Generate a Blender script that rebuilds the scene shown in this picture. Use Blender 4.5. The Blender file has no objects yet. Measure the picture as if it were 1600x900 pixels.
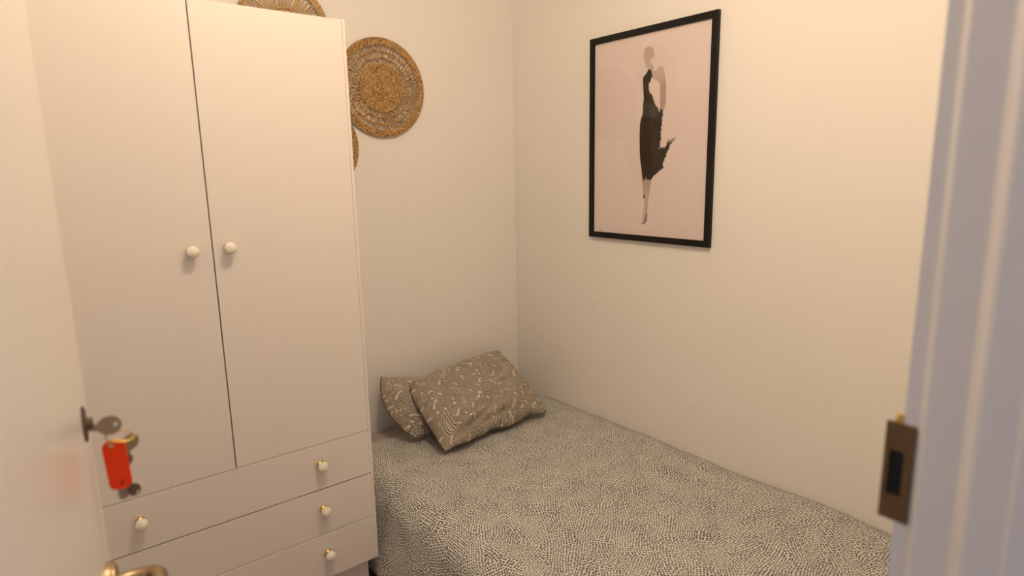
import bpy, bmesh, math, random
import numpy as np
from mathutils import Vector, Matrix, noise
random.seed(7)
rng = np.random.default_rng(11)
scene = bpy.context.scene
COL = scene.collection

# ---------------------------------------------------------------- camera
cam_d = bpy.data.cameras.new('camera'); cam = bpy.data.objects.new('camera', cam_d); COL.objects.link(cam)
yaw, pitch, roll = .672512, .187475, -.0183
fw = Vector((math.sin(yaw)*math.cos(pitch), math.cos(yaw)*math.cos(pitch), -math.sin(pitch)))
rt = Vector((math.cos(yaw), -math.sin(yaw), 0)); up = rt.cross(fw)
r2 = rt*math.cos(roll)+up*math.sin(roll); u2 = -rt*math.sin(roll)+up*math.cos(roll)
M = Matrix((r2, u2, -fw)).transposed().to_4x4(); M.translation = Vector((-1.80, -2.2266, 1.42))
cam.matrix_world = M
cam_d.sensor_width = 36; cam_d.lens = 970.42/1600*36; cam_d.clip_start = .02
cam_d.dof.use_dof = True; cam_d.dof.focus_distance = 2.1; cam_d.dof.aperture_fstop = 2.8
scene.camera = cam

# ---------------------------------------------------------------- world, lights, exposure
w = bpy.data.worlds.new('world'); scene.world = w; w.use_nodes = True
bg = w.node_tree.nodes['Background']; bg.inputs[0].default_value = (.72, .78, 1.0, 1); bg.inputs[1].default_value = .52
def lamp(name, typ, loc, energy, color, **k):
    d = bpy.data.lights.new(name, typ); d.energy = energy; d.color = color
    for a, b in k.items(): setattr(d, a, b)
    o = bpy.data.objects.new(name, d); COL.objects.link(o); o.location = loc; return o
lamp('ceiling_bulb', 'POINT', (-1.14, -1.41, 2.40), 24.3, (1.0, .785, .585), shadow_soft_size=.04)
scene.view_settings.view_transform = 'Standard'; scene.view_settings.look = 'None'
scene.view_settings.gamma = 1; scene.view_settings.exposure = -0.10

# ---------------------------------------------------------------- helpers
def tag(o, label=None, cat=None, group=None, kind=None):
    if label: o['label'] = label
    if cat: o['category'] = cat
    if group: o['group'] = group
    if kind: o['kind'] = kind
    return o
def empty(name, loc, rz=0):
    o = bpy.data.objects.new(name, None); COL.objects.link(o); o.location = loc; o.rotation_euler = (0, 0, rz)
    o.empty_display_size = .05; return o
def link(name, me, mat=None, parent=None, smooth=False):
    o = bpy.data.objects.new(name, me); COL.objects.link(o)
    if mat: me.materials.append(mat)
    if parent:
        o.parent = parent
    if smooth:
        for p in me.polygons: p.use_smooth = True
    return o
def from_bm(name, bm, mat=None, parent=None, smooth=False):
    me = bpy.data.meshes.new(name); bm.normal_update(); bm.to_mesh(me); bm.free()
    return link(name, me, mat, parent, smooth)
def box(bm, x0, x1, y0, y1, z0, z1, bev=0, seg=2):
    r = bmesh.ops.create_cube(bm, size=1)
    bmesh.ops.scale(bm, vec=(x1-x0, y1-y0, z1-z0), verts=r['verts'])
    bmesh.ops.translate(bm, vec=((x0+x1)/2, (y0+y1)/2, (z0+z1)/2), verts=r['verts'])
    if bev:
        es = list({e for v in r['verts'] for e in v.link_edges})
        bmesh.ops.bevel(bm, geom=es, offset=bev, segments=seg, affect='EDGES', profile=.5)
def box_obj(name, dims, mat, parent=None, bev=0, seg=2):
    bm = bmesh.new(); box(bm, *dims, bev=bev, seg=seg); return from_bm(name, bm, mat, parent)
def lathe(bm, prof, mtx, n=32):
    """profile (r, h) revolved about local z, transformed by mtx"""
    rings = []
    for r, h in prof:
        if r < 1e-6: rings.append([bm.verts.new(mtx @ Vector((0, 0, h)))])
        else: rings.append([bm.verts.new(mtx @ Vector((r*math.cos(2*math.pi*i/n), r*math.sin(2*math.pi*i/n), h))) for i in range(n)])
    for a, b in zip(rings, rings[1:]):
        for i in range(n):
            j = (i+1) % n
            if len(a) == 1 and len(b) == 1: continue
            if len(a) == 1: bm.faces.new((a[0], b[i], b[j]))
            elif len(b) == 1: bm.faces.new((a[i], a[j], b[0]))
            else: bm.faces.new((a[i], a[j], b[j], b[i]))
def axis_m(origin, zdir, xdir=None):
    z = Vector(zdir).normalized(); x = Vector(xdir) if xdir else z.orthogonal()
    x = (x - z*x.dot(z)).normalized(); y = z.cross(x)
    m = Matrix((x, y, z)).transposed().to_4x4(); m.translation = Vector(origin); return m
class Tubes:
    def __init__(s): s.v = []; s.f = []
    def add(s, pts, rad, n=6, closed=False, squash=None):
        """tube along pts (k,3); rad scalar or array"""
        P = np.asarray(pts, float); k = len(P)
        R = np.full(k, rad) if np.isscalar(rad) else np.asarray(rad)
        T = (np.roll(P, -1, 0)-np.roll(P, 1, 0)) if closed else np.gradient(P, axis=0)
        T /= np.linalg.norm(T, axis=1)[:, None]+1e-12
        ref = np.array([0, 1., 0]) if abs(T[:, 1]).mean() < .8 else np.array([0, 0, 1.])
        A = np.cross(T, ref); A /= np.linalg.norm(A, axis=1)[:, None]+1e-12; B = np.cross(T, A)
        b0 = len(s.v)
        for i in range(k):
            for j in range(n):
                a = 2*math.pi*j/n
                s.v.append(tuple(P[i]+R[i]*(A[i]*math.cos(a)+B[i]*math.sin(a)*(squash or 1))))
        m = k if closed else k-1
        for i in range(m):
            i2 = (i+1) % k
            for j in range(n):
                j2 = (j+1) % n
                s.f.append((b0+i*n+j, b0+i*n+j2, b0+i2*n+j2, b0+i2*n+j))
        if not closed:
            s.f.append(tuple(b0+j for j in range(n))); s.f.append(tuple(b0+(k-1)*n+j for j in reversed(range(n))))
    def build(s, name, mat, parent=None, smooth=True):
        me = bpy.data.meshes.new(name); me.from_pydata(s.v, [], s.f); me.update()
        return link(name, me, mat, parent, smooth)
def prism(bm, pts, axis, a0, a1):
    """closed 2-D outline extruded; axis 'x' uses pts=(y,z), 'y' uses (x,z), 'z' uses (x,y)"""
    def mk(p, a):
        return {'x': (a, p[0], p[1]), 'y': (p[0], a, p[1]), 'z': (p[0], p[1], a)}[axis]
    A = [bm.verts.new(mk(p, a0)) for p in pts]; B = [bm.verts.new(mk(p, a1)) for p in pts]
    bm.faces.new(A); bm.faces.new(B[::-1])
    for i in range(len(pts)):
        j = (i+1) % len(pts); bm.faces.new((A[j], A[i], B[i], B[j]))
    bmesh.ops.recalc_face_normals(bm, faces=bm.faces)

# ---------------------------------------------------------------- materials
def mat(name, col, rough=.5, metal=0, **kw):
    m = bpy.data.materials.new(name); m.use_nodes = True; b = m.node_tree.nodes['Principled BSDF']
    b.inputs['Base Color'].default_value = (*col, 1); b.inputs['Roughness'].default_value = rough; b.inputs['Metallic'].default_value = metal
    for k, v in kw.items(): b.inputs[k].default_value = v
    return m
class NT:
    def __init__(s, m): s.m = m; s.t = m.node_tree; s.b = s.t.nodes['Principled BSDF']
    def n(s, typ, **k):
        x = s.t.nodes.new(typ)
        for a, b in k.items(): setattr(x, a, b)
        return x
    def l(s, a, b): s.t.links.new(a, b)
    def math(s, op, a, b=None, c=None, clamp=False):
        x = s.n('ShaderNodeMath', operation=op, use_clamp=clamp)
        for i, v in enumerate((a, b, c)):
            if v is None: continue
            if isinstance(v, (int, float)): x.inputs[i].default_value = v
            else: s.l(v, x.inputs[i])
        return x.outputs[0]
    def mix(s, fac, a, b):
        x = s.n('ShaderNodeMix', data_type='RGBA')
        for i, v in ((0, fac), (6, a), (7, b)):
            if isinstance(v, (int, float)): x.inputs[i].default_value = v
            elif isinstance(v, tuple): x.inputs[i].default_value = (*v, 1)
            else: s.l(v, x.inputs[i])
        return x.outputs[2]
    def noise(s, vec, scale, detail=2, rough=.5, out=0):
        x = s.n('ShaderNodeTexNoise'); x.inputs['Scale'].default_value = scale; x.inputs['Detail'].default_value = detail
        x.inputs['Roughness'].default_value = rough
        if vec is not None: s.l(vec, x.inputs['Vector'])
        return x.outputs[out]
    def bump(s, h, strength, dist):
        x = s.n('ShaderNodeBump'); x.inputs['Strength'].default_value = strength; x.inputs['Distance'].default_value = dist
        s.l(h, x.inputs['Height']); s.l(x.outputs[0], s.b.inputs['Normal'])
    def ramp(s, fac, stops):
        x = s.n('ShaderNodeValToRGB'); e = x.color_ramp.elements
        while len(e) < len(stops): e.new(.5)
        for q, (p, c) in zip(e, stops): q.position = p; q.color = (*c, 1)
        s.l(fac, x.inputs[0]); return x.outputs[0]

def painted(name, col, rough, bscale=60, bstr=.12, blot=.03):
    m = mat(name, col, rough); t = NT(m); g = t.n('ShaderNodeNewGeometry').outputs['Position']
    n1 = t.noise(g, 2.2, 3); f = t.math('MULTIPLY', n1, 1.0)
    t.l(t.mix(f, tuple(c*(1-blot) for c in col), tuple(min(1, c*(1+blot)) for c in col)), t.b.inputs['Base Color'])
    t.bump(t.noise(g, bscale, 4, .6), bstr, .002); return m
M_wall = painted('wall_paint', (.89, .855, .795), .85)
# faint scuffs on the wall over the bed
t = NT(M_wall); g = t.n('ShaderNodeNewGeometry').outputs['Position']
mp = t.n('ShaderNodeMapping'); mp.inputs['Scale'].default_value = (6, 3.2, 6); t.l(g, mp.inputs[0])
sc = t.n('ShaderNodeTexVoronoi'); sc.inputs['Scale'].default_value = 1.0; t.l(mp.outputs[0], sc.inputs['Vector'])
sm = t.math('LESS_THAN', t.math('ADD', sc.outputs['Distance'], t.math('MULTIPLY', t.noise(g, 40, 3), .12)), .13)
sz = t.n('ShaderNodeSeparateXYZ'); t.l(g, sz.inputs[0]); sm = t.math('MULTIPLY', sm, t.math('LESS_THAN', sz.outputs[2], .95))
old = t.b.inputs['Base Color'].links[0].from_socket
t.l(t.mix(t.math('MULTIPLY', sm, .10), old, (.62, .50, .34)), t.b.inputs['Base Color'])
M_ceil = painted('ceiling_paint', (.91, .89, .86), .9)
M_cab = painted('wardrobe_laminate', (.78, .728, .652), .42, 220, .03, .015)
t = NT(M_cab); g = t.n('ShaderNodeNewGeometry').outputs['Position']
mp = t.n('ShaderNodeVectorMath', operation='SUBTRACT'); t.l(g, mp.inputs[0]); mp.inputs[1].default_value = (-1.417, -.552, .412)
m2 = t.n('ShaderNodeVectorMath', operation='MULTIPLY'); t.l(mp.outputs[0], m2.inputs[0]); m2.inputs[1].default_value = (55, 55, 200)
ln = t.n('ShaderNodeVectorMath', operation='LENGTH'); t.l(m2.outputs[0], ln.inputs[0])
sc = t.math('LESS_THAN', t.math('ADD', ln.outputs['Value'], t.math('MULTIPLY', t.noise(g, 260, 3), 1.2)), 1.35)
old = t.b.inputs['Base Color'].links[0].from_socket
t.l(t.mix(t.math('MULTIPLY', sc, .22), old, (.55, .40, .26)), t.b.inputs['Base Color'])
M_edge = painted('wardrobe_edge', (.79, .735, .66), .42, 220, .03, .015)
M_cabin = mat('wardrobe_inside', (.30, .22, .15), .8)
M_door = painted('door_lacquer', (.80, .76, .68), .24, 30, .05, .02)
M_trim = painted('frame_lacquer', (.70, .685, .68), .38, 30, .06, .02)
M_knob = mat('knob_ceramic', (.86, .80, .68), .22)
M_brass = mat('brass', (.60, .42, .12), .28, 1)
M_darkbr = painted('aged_bronze', (.115, .06, .016), .5, 90, .1, .15)
M_slot_shade = mat('slot_shade', (.004, .004, .004), .9)  # near-black colour painted in for the shade inside the strike box slot
M_steel = mat('aged_nickel', (.40, .30, .18), .38, 1)
M_dsteel = mat('dark_nickel', (.16, .12, .09), .42, 1)
M_red = mat('red_plastic', (.97, .055, .002), .55, **{'Specular IOR Level': .25})
M_frame = mat('black_frame', (.006, .005, .004), .5, **{'Specular IOR Level': .3})
M_glass = None
def glass(name):
    m = bpy.data.materials.new(name); m.use_nodes = True; nt = m.node_tree; nt.nodes.clear()
    o = nt.nodes.new('ShaderNodeOutputMaterial'); mx = nt.nodes.new('ShaderNodeMixShader'); tr = nt.nodes.new('ShaderNodeBsdfTransparent')
    gl = nt.nodes.new('ShaderNodeBsdfGlossy'); gl.inputs['Roughness'].default_value = .03
    lw = nt.nodes.new('ShaderNodeLayerWeight'); lw.inputs['Blend'].default_value = .5
    pw_ = nt.nodes.new('ShaderNodeMath'); pw_.operation = 'POWER'; pw_.inputs[1].default_value = 5; nt.links.new(lw.outputs['Facing'], pw_.inputs[0])
    ma = nt.nodes.new('ShaderNodeMath'); ma.operation = 'MULTIPLY_ADD'; ma.inputs[1].default_value = .95; ma.inputs[2].default_value = .034; nt.links.new(pw_.outputs[0], ma.inputs[0])
    nt.links.new(ma.outputs[0], mx.inputs[0]); nt.links.new(tr.outputs[0], mx.inputs[1]); nt.links.new(gl.outputs[0], mx.inputs[2]); nt.links.new(mx.outputs[0], o.inputs[0])
    return m
M_glass = glass('picture_glass')
def vcol(name, rough, weave=0):
    m = mat(name, (.5, .5, .5), rough); t = NT(m)
    a = t.n('ShaderNodeAttribute', attribute_name='print'); t.l(a.outputs['Color'], t.b.inputs['Base Color'])
    if weave:
        g = t.n('ShaderNodeNewGeometry').outputs['Position']; t.bump(t.noise(g, weave, 3, .6), .25, .0015)
        t.b.inputs['Sheen Weight'].default_value = .15
    return m
M_print = vcol('art_print', .6)
M_paisley = vcol('paisley_cotton', .9, 500)
def straw(name, a, b, c):
    m = mat(name, b, .62); t = NT(m); g = t.n('ShaderNodeTexCoord').outputs['Object']
    f = t.noise(g, 160, 3, .7); col = t.ramp(f, [(.34, a), (.47, b), (.60, c)])
    f2 = t.noise(g, 14, 2); t.l(t.mix(t.math('MULTIPLY', f2, .35), col, a), t.b.inputs['Base Color'])
    t.bump(t.noise(g, 420, 2), .5, .001); return m
M_straw = straw('seagrass', (.13, .062, .016), (.52, .28, .088), (.84, .57, .25))
M_straw2 = straw('seagrass_golden', (.30, .16, .05), (.56, .36, .14), (.78, .57, .29))
M_base = mat('bed_base_cloth', (.05, .045, .04), .9)
M_sheet = painted('sheet_cotton', (.42, .36, .30), .9, 300, .1)
# floor: wood-effect boards
M_floor = mat('floor_wood', (.30, .16, .10), .35); t = NT(M_floor); g = t.n('ShaderNodeNewGeometry').outputs['Position']
mp = t.n('ShaderNodeMapping'); mp.inputs['Scale'].default_value = (14, 1.2, 1); t.l(g, mp.inputs[0])
t.l(t.ramp(t.noise(mp.outputs[0], 3, 5, .6), [(.3, (.36, .23, .16)), (.7, (.58, .41, .30))]), t.b.inputs['Base Color'])

# bedspread: ivory cotton printed with small dark dots running in short curved rows
M_dots = mat('dotted_cotton', (.7, .65, .55), .88); t = NT(M_dots)
uv = t.n('ShaderNodeUVMap', uv_map='cloth').outputs[0]
def vadd(t, a, b, s):
    x = t.n('ShaderNodeVectorMath', operation='MULTIPLY_ADD'); t.l(b, x.inputs[0]); x.inputs[1].default_value = (s, s, 0); t.l(a, x.inputs[2]); return x.outputs[0]
def cen(t, c):
    x = t.n('ShaderNodeVectorMath', operation='SUBTRACT'); t.l(c, x.inputs[0]); x.inputs[1].default_value = (.5, .5, .5); return x.outputs[0]
w1 = vadd(t, uv, cen(t, t.noise(uv, 9, 1, .5, 1)), .10)
cell = t.n('ShaderNodeTexVoronoi', voronoi_dimensions='2D'); cell.inputs['Scale'].default_value = 11; t.l(w1, cell.inputs['Vector'])
sepc = t.n('ShaderNodeSeparateColor'); t.l(cell.outputs['Color'], sepc.inputs[0])
w2 = vadd(t, uv, cen(t, t.noise(uv, 15, 0, .5, 1)), .020)
rot = t.n('ShaderNodeVectorRotate', rotation_type='Z_AXIS'); t.l(w2, rot.inputs['Vector']); t.l(t.math('MULTIPLY', sepc.outputs[0], 6.283), rot.inputs['Angle'])
dv = t.n('ShaderNodeTexVoronoi', voronoi_dimensions='2D'); dv.inputs['Scale'].default_value = 132; dv.inputs['Randomness'].default_value = .36; t.l(rot.outputs[0], dv.inputs['Vector'])
szn = t.math('MULTIPLY', t.noise(uv, 14, 1), .16)
thr = t.math('ADD', szn, .262)
dm = t.n('ShaderNodeMapRange', interpolation_type='SMOOTHSTEP'); t.l(t.math('SUBTRACT', dv.outputs['Distance'], thr), dm.inputs[0])
dm.inputs[1].default_value = -.05; dm.inputs[2].default_value = .07; dm.inputs[3].default_value = 1; dm.inputs[4].default_value = 0
tone = t.mix(t.noise(uv, 5, 2), (.022, .030, .036), (.045, .045, .040))
ground = t.mix(t.noise(uv, 6, 2), (.66, .655, .60), (.72, .70, .63))
t.l(t.mix(dm.outputs[0], ground, tone), t.b.inputs['Base Color']); t.b.inputs['Sheen Weight'].default_value = .2
t.bump(t.noise(uv, 900, 2), .2, .001)

# ---------------------------------------------------------------- the room shell
ZC = 2.50; XL = -1.95; YF = -2.013; YH = -2.128; XJ = -1.133; XH = -1.880
tag(box_obj('floor', (XL-.1, .1, -3.6, .1, -.08, 0), M_floor), kind='structure')
tag(box_obj('ceiling', (XL-.1, .1, YF-.115, .1, ZC, ZC+.08), M_ceil), kind='structure')
tag(box_obj('wall_back', (XL-.1, .1, 0, .1, 0, ZC), M_wall), kind='structure')
tag(box_obj('wall_right', (0, .1, YH, 0, 0, ZC), M_wall), kind='structure')
tag(box_obj('wall_left', (XL-.1, XL, YH, 0, 0, ZC), M_wall), kind='structure')
bm = bmesh.new(); box(bm, XJ+.045, 0, YH, YF, 0, ZC); box(bm, XL, XH-.045, YH, YF, 0, ZC); box(bm, XH-.045, XJ+.045, YH, YF, 2.10, ZC)
tag(from_bm('wall_front', bm, M_wall), kind='structure')
# door frame: rebated profile with rounded beads facing the opening
def jamb_profile(s):
    P = [(.0, YF), (.0, YF-.012), (-.001, YF-.0145), (-.0045, YF-.0185), (-.0052, YF-.021), (-.0052, YF-.050), (-.0065, YF-.053),
         (-.011, YF-.058), (-.0150, YF-.0615), (-.0162, YF-.065), (-.0162, YF-.092), (-.018, YF-.096), (-.018, YH-.004), (-.014, YH-.010), (.044, YH-.010), (.044, YF)]
    return [(XJ+x if s > 0 else XH-x, y) for x, y in P]
frame = empty('trim_1', (XJ, YF, 0)); tag(frame, kind='structure')
def pw(o, parent):   # keep world placement under an unrotated parent
    o.parent = parent; o.matrix_parent_inverse = Matrix.Translation(-parent.location) if parent.rotation_euler.z == 0 else parent.matrix_world.inverted()
    return o
for s in (1, -1):
    bm = bmesh.new(); prism(bm, jamb_profile(s), 'z', 0, 2.06); pw(from_bm('jamb', bm, M_trim), frame)
pw(box_obj('head_jamb', (XH-.044, XJ+.044, YH-.01, YF, 2.06, 2.10), M_trim), frame)
# hall-side architraves
for a, b in ((XJ+.01, XJ+.085), (XH-.07, XH-.01)):
    pw(box_obj('architrave', (a, b, YH-.026, YH-.010, 0, 2.10), M_trim, bev=.004), frame)
# strike box of the upper lock on the right jamb
sb = empty('strike_box', (XJ, YF, 1.11)); sb.parent = frame; sb.matrix_parent_inverse = Matrix.Translation(-frame.location)
ys0, ys1, zs0, zs1 = YF-.0125, YF+.0145, 1.060, 1.164
bm = bmesh.new()
yo0, yo1, zo0, zo1 = YF-.0040, YF+.0095, 1.087, 1.135
for d in ((ys0, yo0, zs0, zs1), (yo1, ys1, zs0, zs1), (yo0, yo1, zs0, zo0), (yo0, yo1, zo1, zs1)):
    box(bm, XJ-.003, XJ+.002, d[0], d[1], d[2], d[3])
f1 = pw(from_bm('face_plate', bm, M_darkbr), sb) if False else None
def sub(o, parent, gp):
    o.parent = parent; o.matrix_parent_inverse = Matrix.Translation(-(parent.location)); return o
def under(name, bm_, m, parent):
    """mesh given in world coordinates -> local to unrotated parent at parent.location"""
    bmesh.ops.translate(bm_, vec=tuple(-Vector(parent.location)), verts=bm_.verts)
    return from_bm(name, bm_, m, parent)
under('face_plate', bm, M_darkbr, sb)
bm = bmesh.new(); box(bm, XJ+.002, XJ+.034, yo1, ys1, zs0+.006, zs1-.006); box(bm, XJ+.030, XJ+.034, YF+.0005, yo1, zs0+.006, zs1-.006)
box(bm, XJ+.002, XJ+.030, YF+.0005, yo1, zo1, zs1-.006); box(bm, XJ+.002, XJ+.030, YF+.0005, yo1, zs0+.006, zo0); under('keeper_box', bm, M_darkbr, sb)
bm = bmesh.new(); box(bm, XJ-.0012, XJ-.0004, yo0-.0005, yo1+.0005, zo0-.0005, zo1+.0005); under('slot_shade_sheet', bm, M_slot_shade, sb)  # thin black sheet across the bolt opening, stands in for its inner shade
bm = bmesh.new(); lathe(bm, [(0, .011), (.0035, .010), (.0045, .006), (.0045, 0), (0, 0)], axis_m((XJ+.003, YF+.004, zs1-.002), (0, 0, 1)), 16); tag(under('pin', bm, M_brass, sb), 'small brass pin on top')

# ---------------------------------------------------------------- the open door (leaf swings into the room)
AD = math.radians(9); Lx, Ly = -1.761, -1.293
hx, hy = Lx-.71*math.sin(AD), Ly-.71*math.cos(AD)
door = empty('door_1', (hx, hy, 0), -AD); tag(door, kind='structure')   # local +y runs from hinge to lock edge, local +x faces the hall side
leaf = box_obj('door_leaf', (-.038, 0, 0, .742, .008, 2.05), M_door, door, bev=.004, seg=3)
yl = .71-.024; zl = 1.117
bm = bmesh.new()
prof = []
for i in range(20): pass
ell = [(math.cos(2*math.pi*i/40)*.0115, math.sin(2*math.pi*i/40)*.0235) for i in range(40)]
m0 = axis_m((0, yl, zl), (1, 0, 0), (0, 1, 0))
r0 = [bm.verts.new((0, yl+a, zl+b)) for a, b in ell]; r1 = [bm.verts.new((.0015, yl+a, zl+b)) for a, b in ell]
r3 = [bm.verts.new((.0035, yl+a*.8, zl+b*.86)) for a, b in ell]
for a, b in ((r0, r1), (r1, r3)):
    for i in range(40): j = (i+1) % 40; bm.faces.new((a[i], a[j], b[j], b[i]))
bm.faces.new(r3); bmesh.ops.recalc_face_normals(bm, faces=bm.faces)
esc = from_bm('lock_rosette', bm, M_dsteel, door)
bm = bmesh.new(); lathe(bm, [(.0075, .003), (.0075, .0085), (.006, .010), (0, .010)], axis_m((0, yl, zl), (1, 0, 0)), 24)
from_bm('lock_cylinder', bm, M_dsteel, door)
# lever handle below the lock: rose, neck and lever
zh = .894; yh = yl
hd = empty('handle', (0, yh, zh)); hd.parent = door
bm = bmesh.new(); lathe(bm, [(.0, .011), (.022, .011), (.0275, .007), (.0285, 0)], axis_m((0, 0, 0), (1, 0, 0)), 32); from_bm('rose', bm, M_steel, hd, True)
T = Tubes(); T.add([(0.004, 0, 0), (.040, 0, 0), (.052, -.004, 0), (.058, -.014, 0), (.060, -.03, 0), (.060, -.075, -.002), (.056, -.115, -.004)], [.0095, .0095, .010, .0105, .0100, .0085, .0075], 14)
lv = T.build('lever', M_steel, hd)
for z in (.25, 1.05, 1.85):
    bm = bmesh.new(); lathe(bm, [(0, -.04), (.007, -.04), (.007, .04), (0, .04)], axis_m((-.042, -.004, z), (0, 0, 1)), 16); from_bm('hinge', bm, M_brass, door)

# ---------------------------------------------------------------- key, ring, red tag
def dloc(x, y, z):   # point in the door's frame -> world
    c, s = math.cos(-AD), math.sin(-AD); return Vector((hx+x*c-y*s, hy+x*s+y*c, z))
kr = empty('key_bunch', dloc(.014, yl, zl)); tag(kr, 'bunch of keys with a red plastic tag hanging from the lock of the open door', 'keys')
K0 = kr.location.copy()
def key_mesh(blade=.026, bow=.0135):
    """flat key in local xz plane, bow centred at origin, blade along -x"""
    bm = bmesh.new(); th = .0012; n = 36
    for side in (-th, th):
        pass
    out = []
    for i in range(n):
        a = -math.pi+.42+i*(2*math.pi-.84)/(n-1); out.append((bow*math.cos(a), bow*.92*math.sin(a)))
    tip = -bow-blade
    out += [(-bow-.002, .0042), (tip+.003, .0042), (tip, .001), (tip+.002, -.0015)] + [(tip+.004+i*.003, -.0042+(.002 if i % 2 else .0)) for i in range(int((blade-.008)/.003))] + [(-bow-.002, -.0042)]
    hole = [(.0068+.0026*math.cos(2*math.pi*i/16), .0008+.0026*math.sin(2*math.pi*i/16)) for i in range(16)]
    vs = []
    edges = []
    vo = [bm.verts.new((x, -th, z)) for x, z in out]; vh = [bm.verts.new((x, -th, z)) for x, z in hole]
    es = [bm.edges.new((vo[i], vo[(i+1) % len(vo)])) for i in range(len(vo))]+[bm.edges.new((vh[i], vh[(i+1) % 16])) for i in range(16)]
    bmesh.ops.triangle_fill(bm, edges=es, use_beauty=True)
    r = bmesh.ops.extrude_face_region(bm, geom=list(bm.faces)); bmesh.ops.translate(bm, vec=(0, 2*th, 0), verts=[v for v in r['geom'] if isinstance(v, bmesh.types.BMVert)])
    bmesh.ops.recalc_face_normals(bm, faces=bm.faces); return bm
def place(o, loc, rot=(0, 0, 0)):
    o.location = Vector(loc)-K0; o.rotation_euler = rot
bowc = Vector((-1.7385, -1.3205, 1.1095))
k1 = from_bm('key', key_mesh(.016), M_steel, kr); place(k1, bowc, (0, math.radians(0), -AD))
# split ring through the bow
T = Tubes(); cr = Vector((-1.7290, -1.3225, 1.0925)); rr = .0160
for off in (-.0009, .0009):
    T.add([tuple(cr-K0+Vector((rr*math.cos(a), rr*math.sin(a)*.75+off, rr*(.20*math.sin(a)-.16*math.cos(a))))) for a in np.linspace(0, 2*math.pi, 40, endpoint=False)], .0009, 8, closed=True)
T.build('split_ring', M_brass, kr)
# small second ring that carries the tag
T = Tubes(); c2 = Vector((-1.7350, -1.3235, 1.0850)); rr = .0065
T.add([tuple(c2-K0+Vector((rr*math.cos(a)*1.25, rr*math.cos(a)*.3, rr*.6*math.sin(a)))) for a in np.linspace(0, 2*math.pi, 32, endpoint=False)], .0011, 8, closed=True)
T.build('tag_ring', M_brass, kr)
# tag: stadium with hole top, rim and little bottom eyelet
def stadium(w, h, r, n=8):
    P = []
    for cx_, cz_, a0 in ((w/2-r, h/2-r, 0), (-w/2+r, h/2-r, 90), (-w/2+r, -h/2+r, 180), (w/2-r, -h/2+r, 270)):
        for i in range(n+1): a = math.radians(a0+90*i/n); P.append((cx_+r*math.cos(a), cz_+r*math.sin(a)))
    return P
def plate_hole(outer, holes, th):
    bm = bmesh.new(); loops = [outer]+holes; es = []
    for lp in loops:
        vs = [bm.verts.new((x, -th/2, z)) for x, z in lp]; es += [bm.edges.new((vs[i], vs[(i+1) % len(vs)])) for i in range(len(vs))]
    bmesh.ops.triangle_fill(bm, edges=es, use_beauty=True)
    r = bmesh.ops.extrude_face_region(bm, geom=list(bm.faces)); bmesh.ops.translate(bm, vec=(0, th, 0), verts=[v for v in r['geom'] if isinstance(v, bmesh.types.BMVert)])
    bmesh.ops.recalc_face_normals(bm, faces=bm.faces); return bm
circ = lambda x, z, r: [(x+r*math.cos(2*math.pi*i/16), z+r*math.sin(2*math.pi*i/16)) for i in range(16)]
tg = from_bm('key_tag', plate_hole(stadium(.0255, .0660, .0085), [circ(-.002, .0265, .0026), circ(.001, -.0255, .0022)], .0042), M_red, kr)
place(tg, (-1.7365, -1.3235, 1.0560), (0, math.radians(-3), math.radians(-12)))
bm = plate_hole(stadium(.0205, .0425, .006), [circ(0, 0, .0004)], .0052); rim = from_bm('tag_window', bm, M_red, kr); place(rim, (-1.7366, -1.3235, 1.0562), (0, math.radians(-3), math.radians(-12)))
# two more keys on the ring: one behind the tag's right edge, two showing below it
k2 = from_bm('key', key_mesh(.024, .011), M_steel, kr); place(k2, (-1.7185, -1.3180, 1.0800), (math.radians(8), math.radians(-60), math.radians(14)))
k3 = from_bm('key', key_mesh(.012, .0085), M_dsteel, kr); place(k3, (-1.7215, -1.3170, 1.0135), (0, math.radians(60), math.radians(20)))
k4 = from_bm('key', key_mesh(.050, .0095), M_steel, kr); place(k4, (-1.7370, -1.3170, 1.0640), (0, math.radians(-92), math.radians(10)))
k5 = from_bm('key', key_mesh(.046, .0095), M_steel, kr); place(k5, (-1.7265, -1.3160, 1.0580), (0, math.radians(-84), math.radians(-14)))

# ---------------------------------------------------------------- wardrobe
WX0, WX1, WY0, WY1 = -1.808, -1.0295, -.5516, -.026
WB, WT = .218, 1.8285
wd = empty('wardrobe', ((WX0+WX1)/2, WY0, 0)); tag(wd, 'tall cream wardrobe with two doors over three drawers beside the bed', 'wardrobe')
def wbox(name, x0, x1, y0, y1, z0, z1, m=M_cab, parent=wd, bev=.0012):
    bm = bmesh.new(); box(bm, x0, x1, y0, y1, z0, z1, bev=bev, seg=2); return under(name, bm, m, parent)
TH = .0085
wbox('side_panel', WX1-TH, WX1, WY0+.0004, WY1, WB, WT, M_edge, bev=.0005); wbox('side_panel', WX0, WX0+TH, WY0+.0004, WY1, WB, WT, M_edge)
wbox('top_panel', WX0+TH, WX1-TH, WY0+.018, WY1, WT-.018, WT-.002, M_edge)
wbox('carcass', WX0+TH, WX1-TH, WY0+.020, WY1-.006, WB+.01, WT-.02, M_cabin, bev=0)
wbox('plinth', WX0+.02, WX1-.024, WY0+.030, WY1-.03, 0, WB+.002, M_cab)
g = .0016
zs = [.648, .507, .363, WB]
XM = -1.4204
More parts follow.
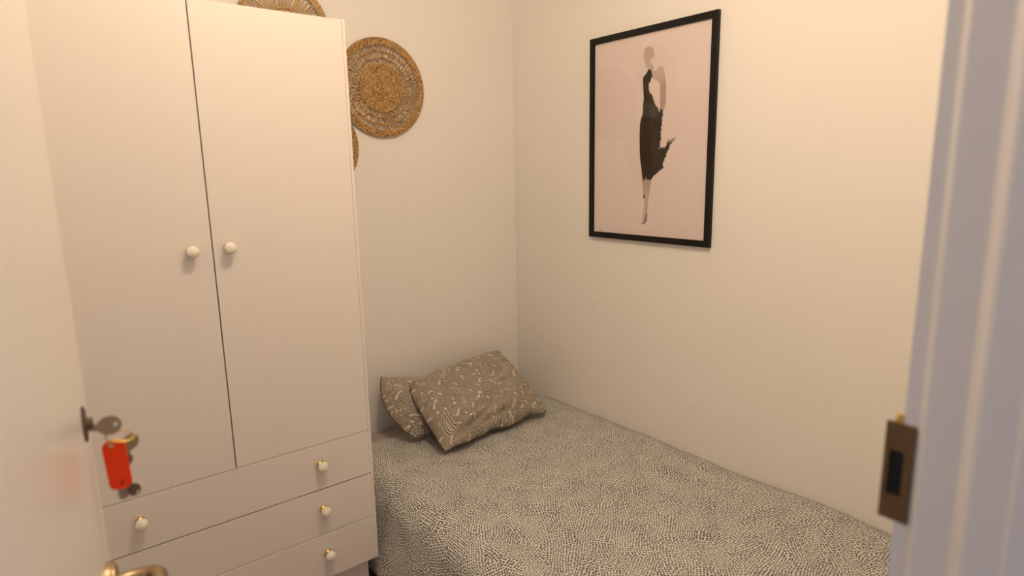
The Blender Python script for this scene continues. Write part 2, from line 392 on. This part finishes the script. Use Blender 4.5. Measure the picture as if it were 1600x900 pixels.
def knob(parent_world_x, z, parent):
    """white ceramic knob on a brass collar; parent is an empty/obj whose origin is given"""
    k = empty('knob', Vector((parent_world_x, WY0, z))-Vector(parent['o'])); k.parent = parent
    m = axis_m((0, 0, 0), (0, -1, 0))
    bm = bmesh.new(); lathe(bm, [(.0095, 0), (.0118, .0005), (.0118, .003), (.0085, .0045), (.0065, .0085), (.0090, .0125), (.0115, .0140)], m, 28); from_bm('collar', bm, M_brass, k, True)
    bm = bmesh.new(); lathe(bm, [(.0105, .0135), (.0130, .0150), (.0148, .0185), (.0152, .0225), (.0143, .0270), (.0118, .0305), (.0080, .0328), (.0040, .0338), (0, .0340)], m, 32); from_bm('knob_head', bm, M_knob, k, True)
def front(name, x0, x1, z0, z1, y=WY0, knobs=()):
    o = empty(name, Vector(((x0+x1)/2, y, z0))-wd.location); o.parent = wd; o['o'] = ((x0+x1)/2, WY0, z0)
    bm = bmesh.new(); box(bm, x0, x1, y, y+.018, z0, z1, bev=.0007, seg=2)
    bmesh.ops.translate(bm, vec=(-(x0+x1)/2, -y, -z0), verts=bm.verts); from_bm('panel', bm, M_cab, o)
    for kx, kz in knobs: knob(kx, kz, o)
    del o['o']; return o
front('door', WX0+TH+.0005, XM-g, zs[0]+.0008, WT-.0005, WY0, [(-1.4705, 1.2385)])
front('door', XM+g, WX1-TH-.0004, zs[0]+.0008, WT-.0005, WY0+.0008, [(-1.3835, 1.2405)])
front('drawer', WX0+TH+.001, WX1-TH-.0004, zs[1]+.0016, zs[0]-.0008, WY0, [(-1.1935, .5855), (-1.6525, .5855)])
front('drawer', WX0+TH+.001, WX1-TH-.0004, zs[2]+.0010, zs[1]-.0016, WY0+.001, [(-1.1945, .4445), (-1.6475, .4435)])
front('drawer', WX0+.002, WX1-.001, zs[3], zs[2]-.0010, WY0-.0005, [(-1.1915, .2995), (-1.6475, .2975)])

# ---------------------------------------------------------------- bed
bed = empty('bed', (-.47, -1.0, 0)); tag(bed, 'single bed pushed into the corner between wardrobe and right wall', 'bed')
bm = bmesh.new(); box(bm, -.925, -.018, -1.985, -.03, .07, .235, bev=.012, seg=3); under('bed_base', bm, M_base, bed)
for x in (-.86, -.08):
    for y in (-1.9, -.12):
        bm = bmesh.new(); lathe(bm, [(0, 0), (.022, 0), (.026, .07), (0, .07)], axis_m((x, y, 0), (0, 0, 1)), 20); under('leg', bm, M_darkbr, bed)
bm = bmesh.new(); box(bm, -.935, -.012, -1.99, -.022, .235, .388, bev=.035, seg=5); under('mattress', bm, M_sheet, bed)

def nz(x, y, s, seed=0): return noise.noise(Vector((x*s+seed, y*s-seed*.7, seed*1.3)))
def cover():
    NX, NY = 190, 240
    path = []   # (x, z, arc)
    top_x0, edge_x = -.004, -.900; R_ = .085; Lh = .20
    La = abs(edge_x-top_x0); Lb = R_*math.pi/2
    S = La+Lb+Lh; verts = []; uvs = []
    ys = np.linspace(-.085, -2.004, NY)
    for j, y in enumerate(ys):
        head = -.085-y
        for i in range(NX):
            s = S*i/(NX-1)
            if s < La:
                x = top_x0-s; z = .4095; nx_, nz_ = 0, 1
            elif s < La+Lb:
                a = (s-La)/R_; x = edge_x-R_*math.sin(a); z = .4095-R_*(1-math.cos(a)); nx_, nz_ = -math.sin(a), math.cos(a)
            else:
                h = (s-La-Lb); x = edge_x-R_-h*.22; z = .4095-R_-h*.97; nx_, nz_ = -1, .1
            hang = max(0, min(1, (s-La)/(Lb+Lh)))
            # soft unevenness of the duvet
            d = .008*nz(x, y, 3.1)+.0045*nz(x, y, 8, 3)+.0018*nz(x, y, 22, 9)
            # vertical folds of the hanging side
            d += hang*(.014*nz(y, 0, 5.5, 5)+.007*math.sin(y*23+2*nz(y, z, 3, 1)))
            # puffed band beside the wall and the gentle dip further out
            d += .006*math.exp(-((x+.10)/.07)**2)*(1+.8*nz(y, 0, 4, 8)) - .008*math.exp(-((x+.004)/.02)**2)
            # edge of the mattress puffs up along the open side
            d += .007*math.exp(-((s-La+.02)/.06)**2)*(1+nz(y, 1, 3, 2))
            # a couple of pulled creases running to the lower left corner
            for (cx_, cy_, ang, ln, am) in ((-.80, -.70, 1.1, .28, .005), (-.62, -.95, .8, .30, .0035), (-.35, -1.25, .5, .4, .003), (-.88, -.95, 1.3, .3, .006)):
                ca, sa = math.cos(ang), math.sin(ang); px, py = (x-cx_)*ca+(y-cy_)*sa, -(x-cx_)*sa+(y-cy_)*ca
                d += am*math.exp(-(py/.022)**2-(px/ln)**2)
            # pressed down under the pillows
            pr = math.exp(-((x+.45)/.34)**4)*math.exp(-((y+.20)/.20)**4); d -= .012*pr
            X = x+nx_*d; Z = z+nz_*d; Y = y
            # head end turned down over the mattress
            if head < .07:
                q = 1-head/.07; Z -= .045*q*q*(1 if s < La+Lb else .4); Y += 0
            # head-left corner slopes away
            cq = max(0, 1-math.hypot((s-La-.03)/.17, (head)/.13)); Z -= .035*cq*cq*(1 if s < La+Lb else .3)
            lim = -1.027 if y > -.62 else -1.027-min(.035, (-.62-y)*.3)
            if X < lim: X = lim+.0005*(i % 2)
            X = min(X, -.0015)
            verts.append((X, Y, Z)); uvs.append((s, -y))
    # hem thickness: duplicate edge is given by solidify
    faces = [(j*NX+i, j*NX+i+1, (j+1)*NX+i+1, (j+1)*NX+i) for j in range(NY-1) for i in range(NX-1)]
    me = bpy.data.meshes.new('bedspread'); me.from_pydata(verts, [], faces); me.update()
    uvl = me.uv_layers.new(name='cloth'); li = np.empty(len(me.loops), int); me.loops.foreach_get('vertex_index', li)
    uvl.data.foreach_set('uv', np.array(uvs)[li].ravel())
    o = link('bedspread', me, M_dots, None, True)
    bm = bmesh.new(); bm.from_mesh(me)
    if sum(f.normal.z for f in bm.faces) < 0: bmesh.ops.reverse_faces(bm, faces=bm.faces)
    bm.to_mesh(me); bm.free()
    md = o.modifiers.new('thickness', 'SOLIDIFY'); md.thickness = .006; md.offset = -1
    return tag(o, 'ivory bedspread printed with small dark slate dots covering the single bed', 'bedspread')
cover()

# ---------------------------------------------------------------- paisley print, painted per vertex on the pillow meshes
BASE = np.array((.30, .255, .195)); DARK = np.array((.125, .10, .070)); LIGHT = np.array((.50, .44, .34)); PALE = np.array((.68, .60, .46))
def paisley(U, V, seed, W, H):
    r = np.random.default_rng(seed); n = U.size
    col = np.tile(BASE, (n, 1)); U = U+.0004*np.sin(V*260)
    def blend(mask, c):
        m = np.clip(mask, 0, 1)[:, None]; col[:] = col*(1-m)+np.asarray(c)*m
    band = lambda d, c, w_: np.clip(1.3-np.abs(d-c)/w_, 0, 1)
    # swirling contour-line ground with pale islands
    F = np.sin(U*118+2.1*np.sin(V*84+1))+np.sin(V*126+2.3*np.sin(U*92+2))+.7*np.sin((U+V)*205+1.5*np.sin((U-V)*150))
    q = (F*.62) % 1.0; tri = np.abs(q-.5)*2
    blend(np.clip((tri-.76)*6, 0, .85), DARK); blend(np.clip((.22-tri)*7, 0, .8), LIGHT)
    G = np.sin(U*76+3+2.4*np.sin(V*58))+np.sin(V*88+2.6*np.sin(U*64+1))
    blend(np.clip((G-1.45)*5, 0, .85), PALE); blend(np.clip(1.2-np.abs(G-1.36)/.07, 0, .7), DARK)
    st_ = np.sin(U*950)*np.sin(V*950); blend(np.clip((st_-.55)*3, 0, .45)*(G < -.2), LIGHT)
    placed = []
    specs = [('drop', .062), ('drop', .058), ('ros', .042), ('drop', .055), ('ros', .040), ('drop', .052)]+[('ros', .030), ('drop', .040)]*6+[('ros', .017), ('drop', .021), ('blob', .015)]*12+[('ros', .010), ('blob', .010)]*28
    for kind, R_ in specs:
        for _ in range(60):
            x, y = r.uniform(0, W), r.uniform(0, H)
            if all(math.hypot(x-a, y-b) > (R_+c)*.80 for a, b, c in placed): break
        else: continue
        placed.append((x, y, R_)); sel = np.where((np.abs(U-x) < R_*1.8) & (np.abs(V-y) < R_*1.8))[0]
        if sel.size == 0: continue
        a0 = r.uniform(0, 2*math.pi); fl = r.choice((-1, 1))
        lx = (U[sel]-x)*math.cos(a0)+(V[sel]-y)*math.sin(a0); ly = (-(U[sel]-x)*math.sin(a0)+(V[sel]-y)*math.cos(a0))*fl
        lx, ly = lx/R_, ly/R_; c = col[sel]
        def bl(mask, cc):
            nonlocal c
            m = np.clip(mask, 0, 1)[:, None]; c = c*(1-m)+np.asarray(cc)*m
        aa = .0016/R_
        if kind == 'drop':
            t_ = np.clip((lx+1.1)/2.2, 0, 1); cy_ = .85*(1-t_)**2-.20; wd_ = .46*np.sqrt(np.clip(t_, 0, 1))*np.sqrt(np.clip(1-t_**4, 0, 1))+.02
            d = np.abs(ly-cy_)-wd_; d = np.where((lx < -1.1) | (lx > 1.1), .6, d)
            bl(np.clip(.5-d/aa, 0, 1), BASE*.95); bl(band(d, .09, .05), LIGHT); bl(band(d, 0, .05), DARK); bl(band(d, -.10, .04), PALE); bl(band(d, -.19, .04), DARK)
            bl((d < -.22)*(.5+.5*np.sin(lx*26))*(np.abs(ly-cy_) < .13), PALE); bl(band(d, -.27, .02), LIGHT)
        elif kind == 'ros':
            rr_ = np.hypot(lx, ly); th = np.arctan2(ly, lx); k = r.integers(6, 11); e = rr_*(1+.08*np.cos(k*th))
            bl((e < .92), BASE*.88); bl(band(e, .92, .06), LIGHT); bl(band(e, .80, .06), DARK); bl((e < .72)*(e > .40)*(.5+.5*np.cos(k*th)), LIGHT)
            bl(band(e, .38, .05), DARK); bl((e < .28), LIGHT); bl((e < .13), DARK)
        else:
            rr_ = np.hypot(lx, ly*(1.9))+.28*np.sin(np.arctan2(ly, lx)*2+1); bl(np.clip((.8-rr_)/.12, 0, 1), PALE); bl(band(rr_, .9, .08), DARK)
        col[sel] = c
    # uneven wash, a touch of grain
    g_ = 1+.07*np.sin(U*23+1)*np.sin(V*19+2); col *= g_[:, None]
    return np.clip(col, 0, 1)

def pillow(name, label, corners, T_top, T_bot, seed, res, blunt=1.6, bulge=(0, 0, 0, 0), size=(.56, .42), warp=None, sag=0):
    """corners: P00 (u-,v-), P10 (u+,v-), P11 (u+,v+), P01 (u-,v+)"""
    P00, P10, P11, P01 = [np.array(c, float) for c in corners]
    nrm = np.cross((P10+P11-P00-P01), (P01+P11-P00-P10)); nrm /= np.linalg.norm(nrm)
    root = empty(name, tuple((P00+P10+P11+P01)/4-np.array([0, 0, .1])))
    o0 = np.array(root.location)
    def surf(nu, nv, side):
        u = np.linspace(-1, 1, nu); v = np.linspace(-1, 1, nv); Ug, Vg = np.meshgrid(u, v)
        # denser towards the seam for a clean silhouette
        Ug = np.sign(Ug)*np.abs(Ug)**.92; Vg = np.sign(Vg)*np.abs(Vg)**.92
        bl, br, bb, bt = bulge
        uu = Ug*1.0; vv = Vg*1.0
        uu = np.where(Ug < 0, Ug*(1-(.055-bl)*(1-Vg**2)), Ug*(1-(.055-br)*(1-Vg**2)))
        vv = np.where(Vg < 0, Vg*(1-(.06-bb)*(1-Ug**2)), Vg*(1-(.06-bt)*(1-Ug**2)))
        kc = 1-.05*(Ug*Vg)**4*np.where((Ug < 0) & (Vg > 0), blunt, np.where((Ug > 0) & (Vg < 0), .7, .2)); uu = uu*kc; vv = vv*kc
        a = (uu+1)/2; b = (vv+1)/2
        P = ((1-a)*(1-b))[..., None]*P00+(a*(1-b))[..., None]*P10+(a*b)[..., None]*P11+((1-a)*b)[..., None]*P01
        e = np.clip((1-Ug**2)*(1-Vg**2), 0, 1); T_ = (T_top if side > 0 else -T_bot)*e**.43
        # puckers along the seam and a few long creases
        pk = .0035*np.sin(Ug*19+seed)*np.exp(-((1-np.abs(Vg))/.18)**2)+.0035*np.sin(Vg*15+seed*2)*np.exp(-((1-np.abs(Ug))/.18)**2)
        nzv = np.zeros_like(Ug)
        st = 4
        for jj in range(0, nv):
            pass
        nzv = .004*np.sin(Ug*4.1+Vg*3.3+seed)+.0025*np.sin(Ug*7.7-Vg*5.1+seed*3)+.0012*np.sin(Ug*17+Vg*9)
        cr_ = 0
        for (ca, cb, an, ln, wd_, am) in ((-.74, -.72, .75, .30, .06, .018), (-.55, -.78, .40, .35, .05, -.018), (-.36, -.64, .22, .30, .06, .014), (.05, -.80, .15, .35, .05, -.016), (.12, -.66, .25, .35, .06, .010), (.45, -.74, .05, .30, .06, .012), (.72, -.80, -.5, .3, .05, -.012), (-.85, .1, 1.4, .5, .05, .007), (-.62, .45, 1.1, .4, .07, -.007), (.80, .55, 2.2, .4, .05, .005), (-.5, -.55, .7, .5, .06, .005), (.55, -.55, -.2, .5, .05, -.004)):
            x_ = (Ug-ca)*math.cos(an)+(Vg-cb)*math.sin(an); y_ = -(Ug-ca)*math.sin(an)+(Vg-cb)*math.cos(an); cr_ = cr_+am*np.exp(-(y_/wd_)**2-(x_/ln)**2)
        fade = np.clip(e*3, 0, 1)
        P = P+nrm*(T_+(pk+nzv+cr_)*fade*(1 if side > 0 else .6))[..., None]
        # seam outline undulates
        P[..., 2] -= sag*(1-Ug**2)*np.clip(-Vg, 0, 1)**3
        if warp: P = warp(P, Ug, Vg)
        return Ug, Vg, P
    def mesh(nm, nu, nv, side, parent, flip=False):
        Ug, Vg, P = surf(nu, nv, side); V = (P.reshape(-1, 3)-o0)
        idx = np.arange(nu*nv).reshape(nv, nu); F = np.stack([idx[:-1, :-1], idx[:-1, 1:], idx[1:, 1:], idx[1:, :-1]], -1).reshape(-1, 4)
        if side < 0: F = F[:, ::-1]
        me = bpy.data.meshes.new(nm); me.vertices.add(len(V)); me.vertices.foreach_set('co', V.ravel())
        me.loops.add(F.size); me.loops.foreach_set('vertex_index', F.ravel().astype(np.int32)); me.polygons.add(len(F))
        me.polygons.foreach_set('loop_start', np.arange(0, F.size, 4, dtype=np.int32)); me.polygons.foreach_set('loop_total', np.full(len(F), 4, np.int32)); me.update(calc_edges=True)
        me.polygons.foreach_set('use_smooth', np.ones(len(F), bool))
        C_ = paisley(((Ug+1)/2*size[0]).ravel(), ((Vg+1)/2*size[1]).ravel(), seed, *size)
        at = me.color_attributes.new('print', 'FLOAT_COLOR', 'POINT'); at.data.foreach_set('color', np.c_[C_, np.ones(len(C_))].ravel())
        return link(nm, me, M_paisley, parent)
    mesh('front_panel', res[0], res[1], 1, root); mesh('back_panel', res[0]//3, res[1]//3, -1, root)
    # piped seam following the outline
    Ug, Vg, P = surf(60, 46, 1)
    # keep the very boundary where thickness is zero
    loop = np.concatenate([P[0, :-1], P[:-1, -1], P[-1, :0:-1], P[:0:-1, 0]])-o0
    T = Tubes(); T.add(loop, .0022, 6, closed=True); sm_ = T.build('seam', M_seam, root)
    return tag(root, label, 'pillow', 'paisley pillows on the bed')
M_seam = painted('pillow_seam', (.14, .095, .055), .9, 400, .2)
# rear pillow, stood against the wall; its left end bulges past the front one
def warp_rear(P, U, V):
    k = np.clip(-U-.55, 0, 1)/.45
    P = P.copy(); P[..., 1] += 0; P[..., 0] += -.012*k*(1-V**2); P[..., 2] += .0*k
    return P
pillow('pillow', 'rear paisley pillow wedged against the wall, mostly hidden behind the other pillow',
       [(-.718, -.262, .425), (-.26, -.285, .432), (-.22, -.085, .500), (-.746, -.072, .626)], .066, .03, 5, (300, 160), blunt=-.3, bulge=(.21, 0, 0, -.02), size=(.62, .42), warp=warp_rear)
def warp_front(P, U, V):
    P = P.copy(); k = np.clip(-V-.5, 0, 1)*2
    # lower edge lifts a little between its corners
    kk = np.clip(-V, 0, 1)**6; o_ = .009*np.sin(U*7.5+.6)+.004*np.sin(U*17); kk = kk*(1-U**8)
    P[..., 1] -= kk*o_; P[..., 2] += kk*(.006*np.sin(U*9+2)+.004)
    k2_ = np.clip(V, 0, 1)**6*(1-U**8); P[..., 2] += k2_*.003*np.sin(U*11)
    P[..., 1] = np.minimum(P[..., 1], -.006)
    return P
pillow('pillow', 'front paisley pillow in taupe and beige leaning on the one behind it',
       [(-.695, -.432, .424), (-.163, -.402, .428), (-.158, -.055, .618), (-.692, -.150, .598)], .082, .040, 3, (440, 330), size=(.62, .48), bulge=(.05, .03, .01, .075), warp=warp_front)

# ---------------------------------------------------------------- framed ink drawing on the right wall
py0, py1, pz0, pz1 = -.484, -1.035, 1.155, 1.898
pic = empty('framed_picture', (-.001, (py0+py1)/2, pz0)); tag(pic, 'black framed ink drawing of a woman in a long black dress, on the right wall', 'picture')
FW = .0215; D0 = -.0165
def fr(name, a0, a1, b0, b1, mitre):
    """one mitred frame bar: outline in (y,z)"""
    bm = bmesh.new(); prism(bm, mitre, 'x', D0, -.0015)
    bmesh.ops.bevel(bm, geom=[e for e in bm.edges if all(v.co.x < D0+.001 for v in e.verts)], offset=.0012, segments=2, affect='EDGES')
    return under(name, bm, M_frame, pic)
fr('frame_bar', 0, 0, 0, 0, [(py0, pz0), (py0, pz1), (py0-FW, pz1-FW), (py0-FW, pz0+FW)])
fr('frame_bar', 0, 0, 0, 0, [(py1, pz0), (py1, pz1), (py1+FW, pz1-FW), (py1+FW, pz0+FW)])
fr('frame_bar', 0, 0, 0, 0, [(py0, pz1), (py1, pz1), (py1+FW, pz1-FW), (py0-FW, pz1-FW)])
fr('frame_bar', 0, 0, 0, 0, [(py0, pz0), (py1, pz0), (py1+FW, pz0+FW), (py0-FW, pz0+FW)])
bm = bmesh.new(); box(bm, -.0105, -.0095, py1+FW-.004, py0-FW+.004, pz0+FW-.004, pz1-FW+.004); under('glass', bm, M_glass, pic)
dress = [(0.255,0.583),(0.27,0.58),(0.275,0.563),(0.272,0.553),(0.266,0.539),(0.26,0.535),(0.261,0.514),(0.267,0.502),(0.278,0.493),(0.284,0.477),(0.29,0.466),(0.295,0.455),(0.303,0.448),(0.308,0.434),(0.311,0.445),(0.321,0.444),(0.325,0.435),(0.323,0.42),(0.322,0.403),(0.318,0.376),(0.319,0.35),(0.314,0.311),(0.329,0.316),(0.338,0.314),(0.344,0.329),(0.349,0.338),(0.36,0.339),(0.365,0.343),(0.381,0.346),(0.373,0.334),(0.36,0.324),(0.35,0.303),(0.34,0.28),(0.33,0.26),(0.332,0.245),(0.311,0.232),(0.284,0.212),(0.281,0.203),(0.258,0.205),(0.256,0.214),(0.254,0.203),(0.241,0.203),(0.235,0.242),(0.228,0.276),(0.225,0.31),(0.223,0.366),(0.224,0.399),(0.229,0.419),(0.236,0.436),(0.236,0.464),(0.239,0.486),(0.236,0.519),(0.233,0.547),(0.235,0.56),(0.248,0.569),(0.255,0.579)]
head = [(0.238,0.653),(0.253,0.659),(0.271,0.654),(0.279,0.641),(0.28,0.622),(0.265,0.616),(0.266,0.603),(0.278,0.593),(0.281,0.573),(0.256,0.581),(0.25,0.588),(0.239,0.61),(0.235,0.63)]
arm = [(0.27,0.575),(0.274,0.551),(0.295,0.542),(0.309,0.532),(0.312,0.443),(0.324,0.433),(0.336,0.46),(0.335,0.519),(0.326,0.569),(0.319,0.583),(0.308,0.589),(0.292,0.576),(0.279,0.575)]
leg_l = [(0.24,0.208),(0.255,0.207),(0.258,0.162),(0.254,0.139),(0.245,0.13),(0.245,0.162)]
leg_r = [(0.259,0.212),(0.281,0.207),(0.274,0.162),(0.269,0.128),(0.266,0.094),(0.263,0.063),(0.254,0.047),(0.242,0.046),(0.245,0.074),(0.251,0.105),(0.251,0.134),(0.255,0.162)]
shoe = [(0.263,0.089),(0.266,0.077),(0.264,0.059),(0.254,0.045),(0.239,0.045),(0.251,0.05),(0.258,0.065),(0.26,0.079)]
knee = [(0.246,0.148),(0.251,0.152),(0.255,0.148),(0.254,0.141),(0.249,0.138),(0.245,0.141)]
sig = [[(.029, .006), (.034, .017)], [(.034, .017), (.039, .004)], [(.031, .009), (.046, .004)], [(.039, .004), (.049, .006)]]
def sdf(X, Y, poly):
    n = len(poly); d = np.full(X.shape, 9.); ins = np.zeros(X.shape, bool)
    for i in range(n):
        (x0, y0), (x1, y1) = poly[i], poly[(i+1) % n]; ex, ey = x1-x0, y1-y0
        t_ = np.clip(((X-x0)*ex+(Y-y0)*ey)/(ex*ex+ey*ey+1e-12), 0, 1); d = np.minimum(d, np.hypot(X-x0-t_*ex, Y-y0-t_*ey))
        c = ((y0 > Y) != (y1 > Y)) & (X < (x1-x0)*(Y-y0)/(y1-y0+1e-12)+x0); ins ^= c
    return np.where(ins, -d, d)
def art():
    Wp, Hp = .510, .705; NX, NY = 330, 450
    X, Y = np.meshgrid(np.linspace(0, Wp, NX), np.linspace(0, Hp, NY)); X0, Y0 = X-.0, Y-.0
    paper = np.array((.82, .705, .665)); col = np.tile(paper, (NY, NX, 1))
    wob = .0012*np.sin(Y*410+np.sin(X*300)*2)+.0010*np.sin(X*530+Y*200)
    def put(poly, c, soft=.0016, alpha=1, ragged=0):
        d = sdf(X, Y, poly)+wob*ragged; m = np.clip(.5-d/soft, 0, 1)*alpha; m = m[..., None] if m.ndim == 2 else m
        col[:] = col*(1-m)+np.asarray(c)*m
        return d
    grey = np.array((.50, .385, .32)); put(head, grey*1.0, .004, .75); put([(a+.004, b-.004) for a, b in head[:6]], grey, .004, .25)
    d = sdf(X, Y, arm); g_ = np.clip((Y-.52)/.04, 0, 1)[..., None]; m = (np.clip(.5-d/.004, 0, 1)*.85)[..., None]
    col[:] = col*(1-m)+(np.array((.42, .315, .235))*(1-g_)+np.array((.58, .43, .37))*g_)*m
    fade = np.clip((.21-Y)/.07, 0, 1)[..., None]
    for pl in (leg_l, leg_r):
        d = sdf(X, Y, pl); m = (np.clip(.5-d/.003, 0, 1)*.8)[..., None]; col[:] = col*(1-m)+(np.array((.28, .19, .14))*(1-fade)+np.array((.52, .38, .32))*fade)*m
    put(shoe, (.06, .035, .02), .004, .95); put(knee, (.05, .03, .02), .004, .95)
    d = sdf(X, Y, dress)+wob*1.2*(X > .27); m = np.clip(.5-d/.0018, 0, 1)
    m *= np.where((X > .335) & (Y > .331), np.clip(1.1-1.5*(np.sin(X*900+Y*500) > .3), 0, 1), 1)
    seam = np.clip((X-.2685-.012*np.sin(Y*8))/.006, 0, 1)[..., None]; c = np.array((.010, .006, .003))*(1-seam)+np.array((.032, .024, .016))*seam
    c = c*(1+.35*np.sin(Y*37)[..., None]*np.sin(X*60)[..., None]); m = m[..., None]; col[:] = col*(1-m)+c*m
    for (a, b) in sig:
        dd = sdf(X, Y, [a, b]); put([a, b, (b[0]+.0008, b[1]+.0008), (a[0]+.0008, a[1]+.0008)], (.22, .15, .10), .0018, .7)
    V = np.stack([np.full(X.size, -.0075), (py0-FW+.002-X.ravel()*(1)), (pz0+FW-.002+Y.ravel())], 1)
    V[:, 1] = (-.503-X.ravel()); V[:, 2] = 1.1735+Y.ravel(); V -= np.array(pic.location)
    idx = np.arange(NX*NY).reshape(NY, NX); F = np.stack([idx[:-1, :-1], idx[:-1, 1:], idx[1:, 1:], idx[1:, :-1]], -1).reshape(-1, 4)[:, ::-1]
    me = bpy.data.meshes.new('print'); me.from_pydata(V.tolist(), [], F.tolist()); me.update()
    at = me.color_attributes.new('print', 'FLOAT_COLOR', 'POINT'); at.data.foreach_set('color', np.concatenate([col.reshape(-1, 3), np.ones((X.size, 1))], 1).ravel())
    return link('print', me, M_print, pic)
art()
bm = bmesh.new(); box(bm, -.0070, -.003, py1+.012, py0-.012, pz0+.012, pz1-.012); under('backing_board', bm, mat('board', (.25, .18, .12), .8), pic)

# ---------------------------------------------------------------- woven wall baskets
def ring_pts(R_, y, n, ph=0, amp=0, k=0):
    a = np.linspace(0, 2*math.pi, n, endpoint=False); r = R_+amp*np.sin(a*k+ph)
    return np.c_[r*np.cos(a), np.full(n, y)+0*a, r*np.sin(a)]
def basket(name, label, x, z, R_, style, tilt=0):
    root = empty(name, (x, -.004, z)); tag(root, label, 'basket', 'woven baskets on the back wall')
    ms = M_straw if style == 'lattice' else M_straw2
    # centre coil: concentric rope rounds, lumpy like plaited straw
    T = Tubes(); rc = .50*R_ if style == 'lattice' else .36*R_; st = .0056; r = .003; i = 0
    while r < rc:
        n = max(14, int(2*math.pi*r/.0030)); a = np.arange(n)*2*math.pi/n
        k = max(4, int(2*math.pi*r/.0082)); rad = .0029*(1+.30*np.sin(a*k+i*1.7))
        P = ring_pts(r, -.008-.0008*math.sin(i), n, i, .0008, k); P[:, 1] -= .0012*np.sin(a*k+i*1.7+1)
        T.add(P, rad, 6, closed=True); r += st; i += 1
    T.build('centre_coil', ms, root)
    # outer rim: four plaited rows
    T = Tubes(); r = .865*R_
    for i in range(5):
        rr = .868*R_+i*(.125*R_)/4.2; n = int(2*math.pi*rr/.0030); a = np.arange(n)*2*math.pi/n; k = int(2*math.pi*rr/.0095)
        P = ring_pts(rr, -.010-.002*math.sin(i*1.2), n, 0, .0011, k); P[:, 1] -= .0016*np.cos(a*k+i*math.pi/1.5)
        T.add(P, .0029*(1+.20*np.sin(a*k+i*math.pi/1.5)), 7, closed=True)
    # slanting wraps over the rim
    nw = int(2*math.pi*R_/.0085)
    for j in range(nw):
        a = 2*math.pi*j/nw+random.uniform(-.01, .01); q = []
        for s in np.linspace(0, 1, 5):
            rr = (.857+.138*s)*R_; aa = a+.075*s*(1 if j % 2 else .6); q.append((rr*math.cos(aa), -.0125-.0022*math.sin(s*math.pi), rr*math.sin(aa)))
        T.add(q, .00115, 5)
    T.build('rim', ms, root)
    T = Tubes()
    if style == 'lattice':
        bands = [(.49, .60), (.60, .735), (.735, .865)]
        for (a0, a1) in bands:
            if a1 < .86: T.add(ring_pts(a1*R_, -.0085, 150, 0, .0005, 20), .0021, 6, closed=True); T.add(ring_pts(a1*R_+.0024, -.0075, 150, 2, .0006, 24), .0012, 5, closed=True)
            n = 58 if a0 < .5 else 64 if a0 < .7 else 70
            for j in range(n):
                a = 2*math.pi*(j+random.uniform(-.22, .22))/n
                for sg in (-1, 1):
                    q = []
                    for s in np.linspace(0, 1, 5):
                        rr = (a0+(a1-a0)*s)*R_; aa = a+sg*(.018*math.cos(s*math.pi))+.05*s*(1 if a0 > .55 else .6); q.append((rr*math.cos(aa), -.008-sg*.0016*math.cos(s*math.pi)+random.uniform(-.0006, .0006), rr*math.sin(aa)))
                    T.add(q, random.uniform(.0014, .0024), 5)
    else:
        T.add(ring_pts(.40*R_, -.013, 120, 0, .0004, 16), .0028, 6, closed=True)
        n = 120
        for j in range(n):
            a = 2*math.pi*(j+random.uniform(-.4, .4))/n; da = random.uniform(-.05, .05); q = []
            for s in np.linspace(0, 1, 6):
                rr = (.34+.53*s)*R_; aa = a+da*s; q.append((rr*math.cos(aa), -.009+random.uniform(-.001, .001)-.003*math.sin(s*math.pi), rr*math.sin(aa)))
            T.add(q, random.uniform(.0009, .0023), 5)
    o = T.build('open_weave', ms, root); o['kind'] = 'stuff'
    return root
basket('woven_basket', 'round openwork seagrass basket fully in view right of the wardrobe', -.648, 1.734, .1815, 'lattice')
basket('woven_basket', 'round seagrass basket almost hidden behind the wardrobe edge, below the full one', -.930, 1.515, .172, 'lattice')
basket('woven_basket', 'sunburst straw basket peeking over the top of the wardrobe', -.998, 1.908, .156, 'burst')
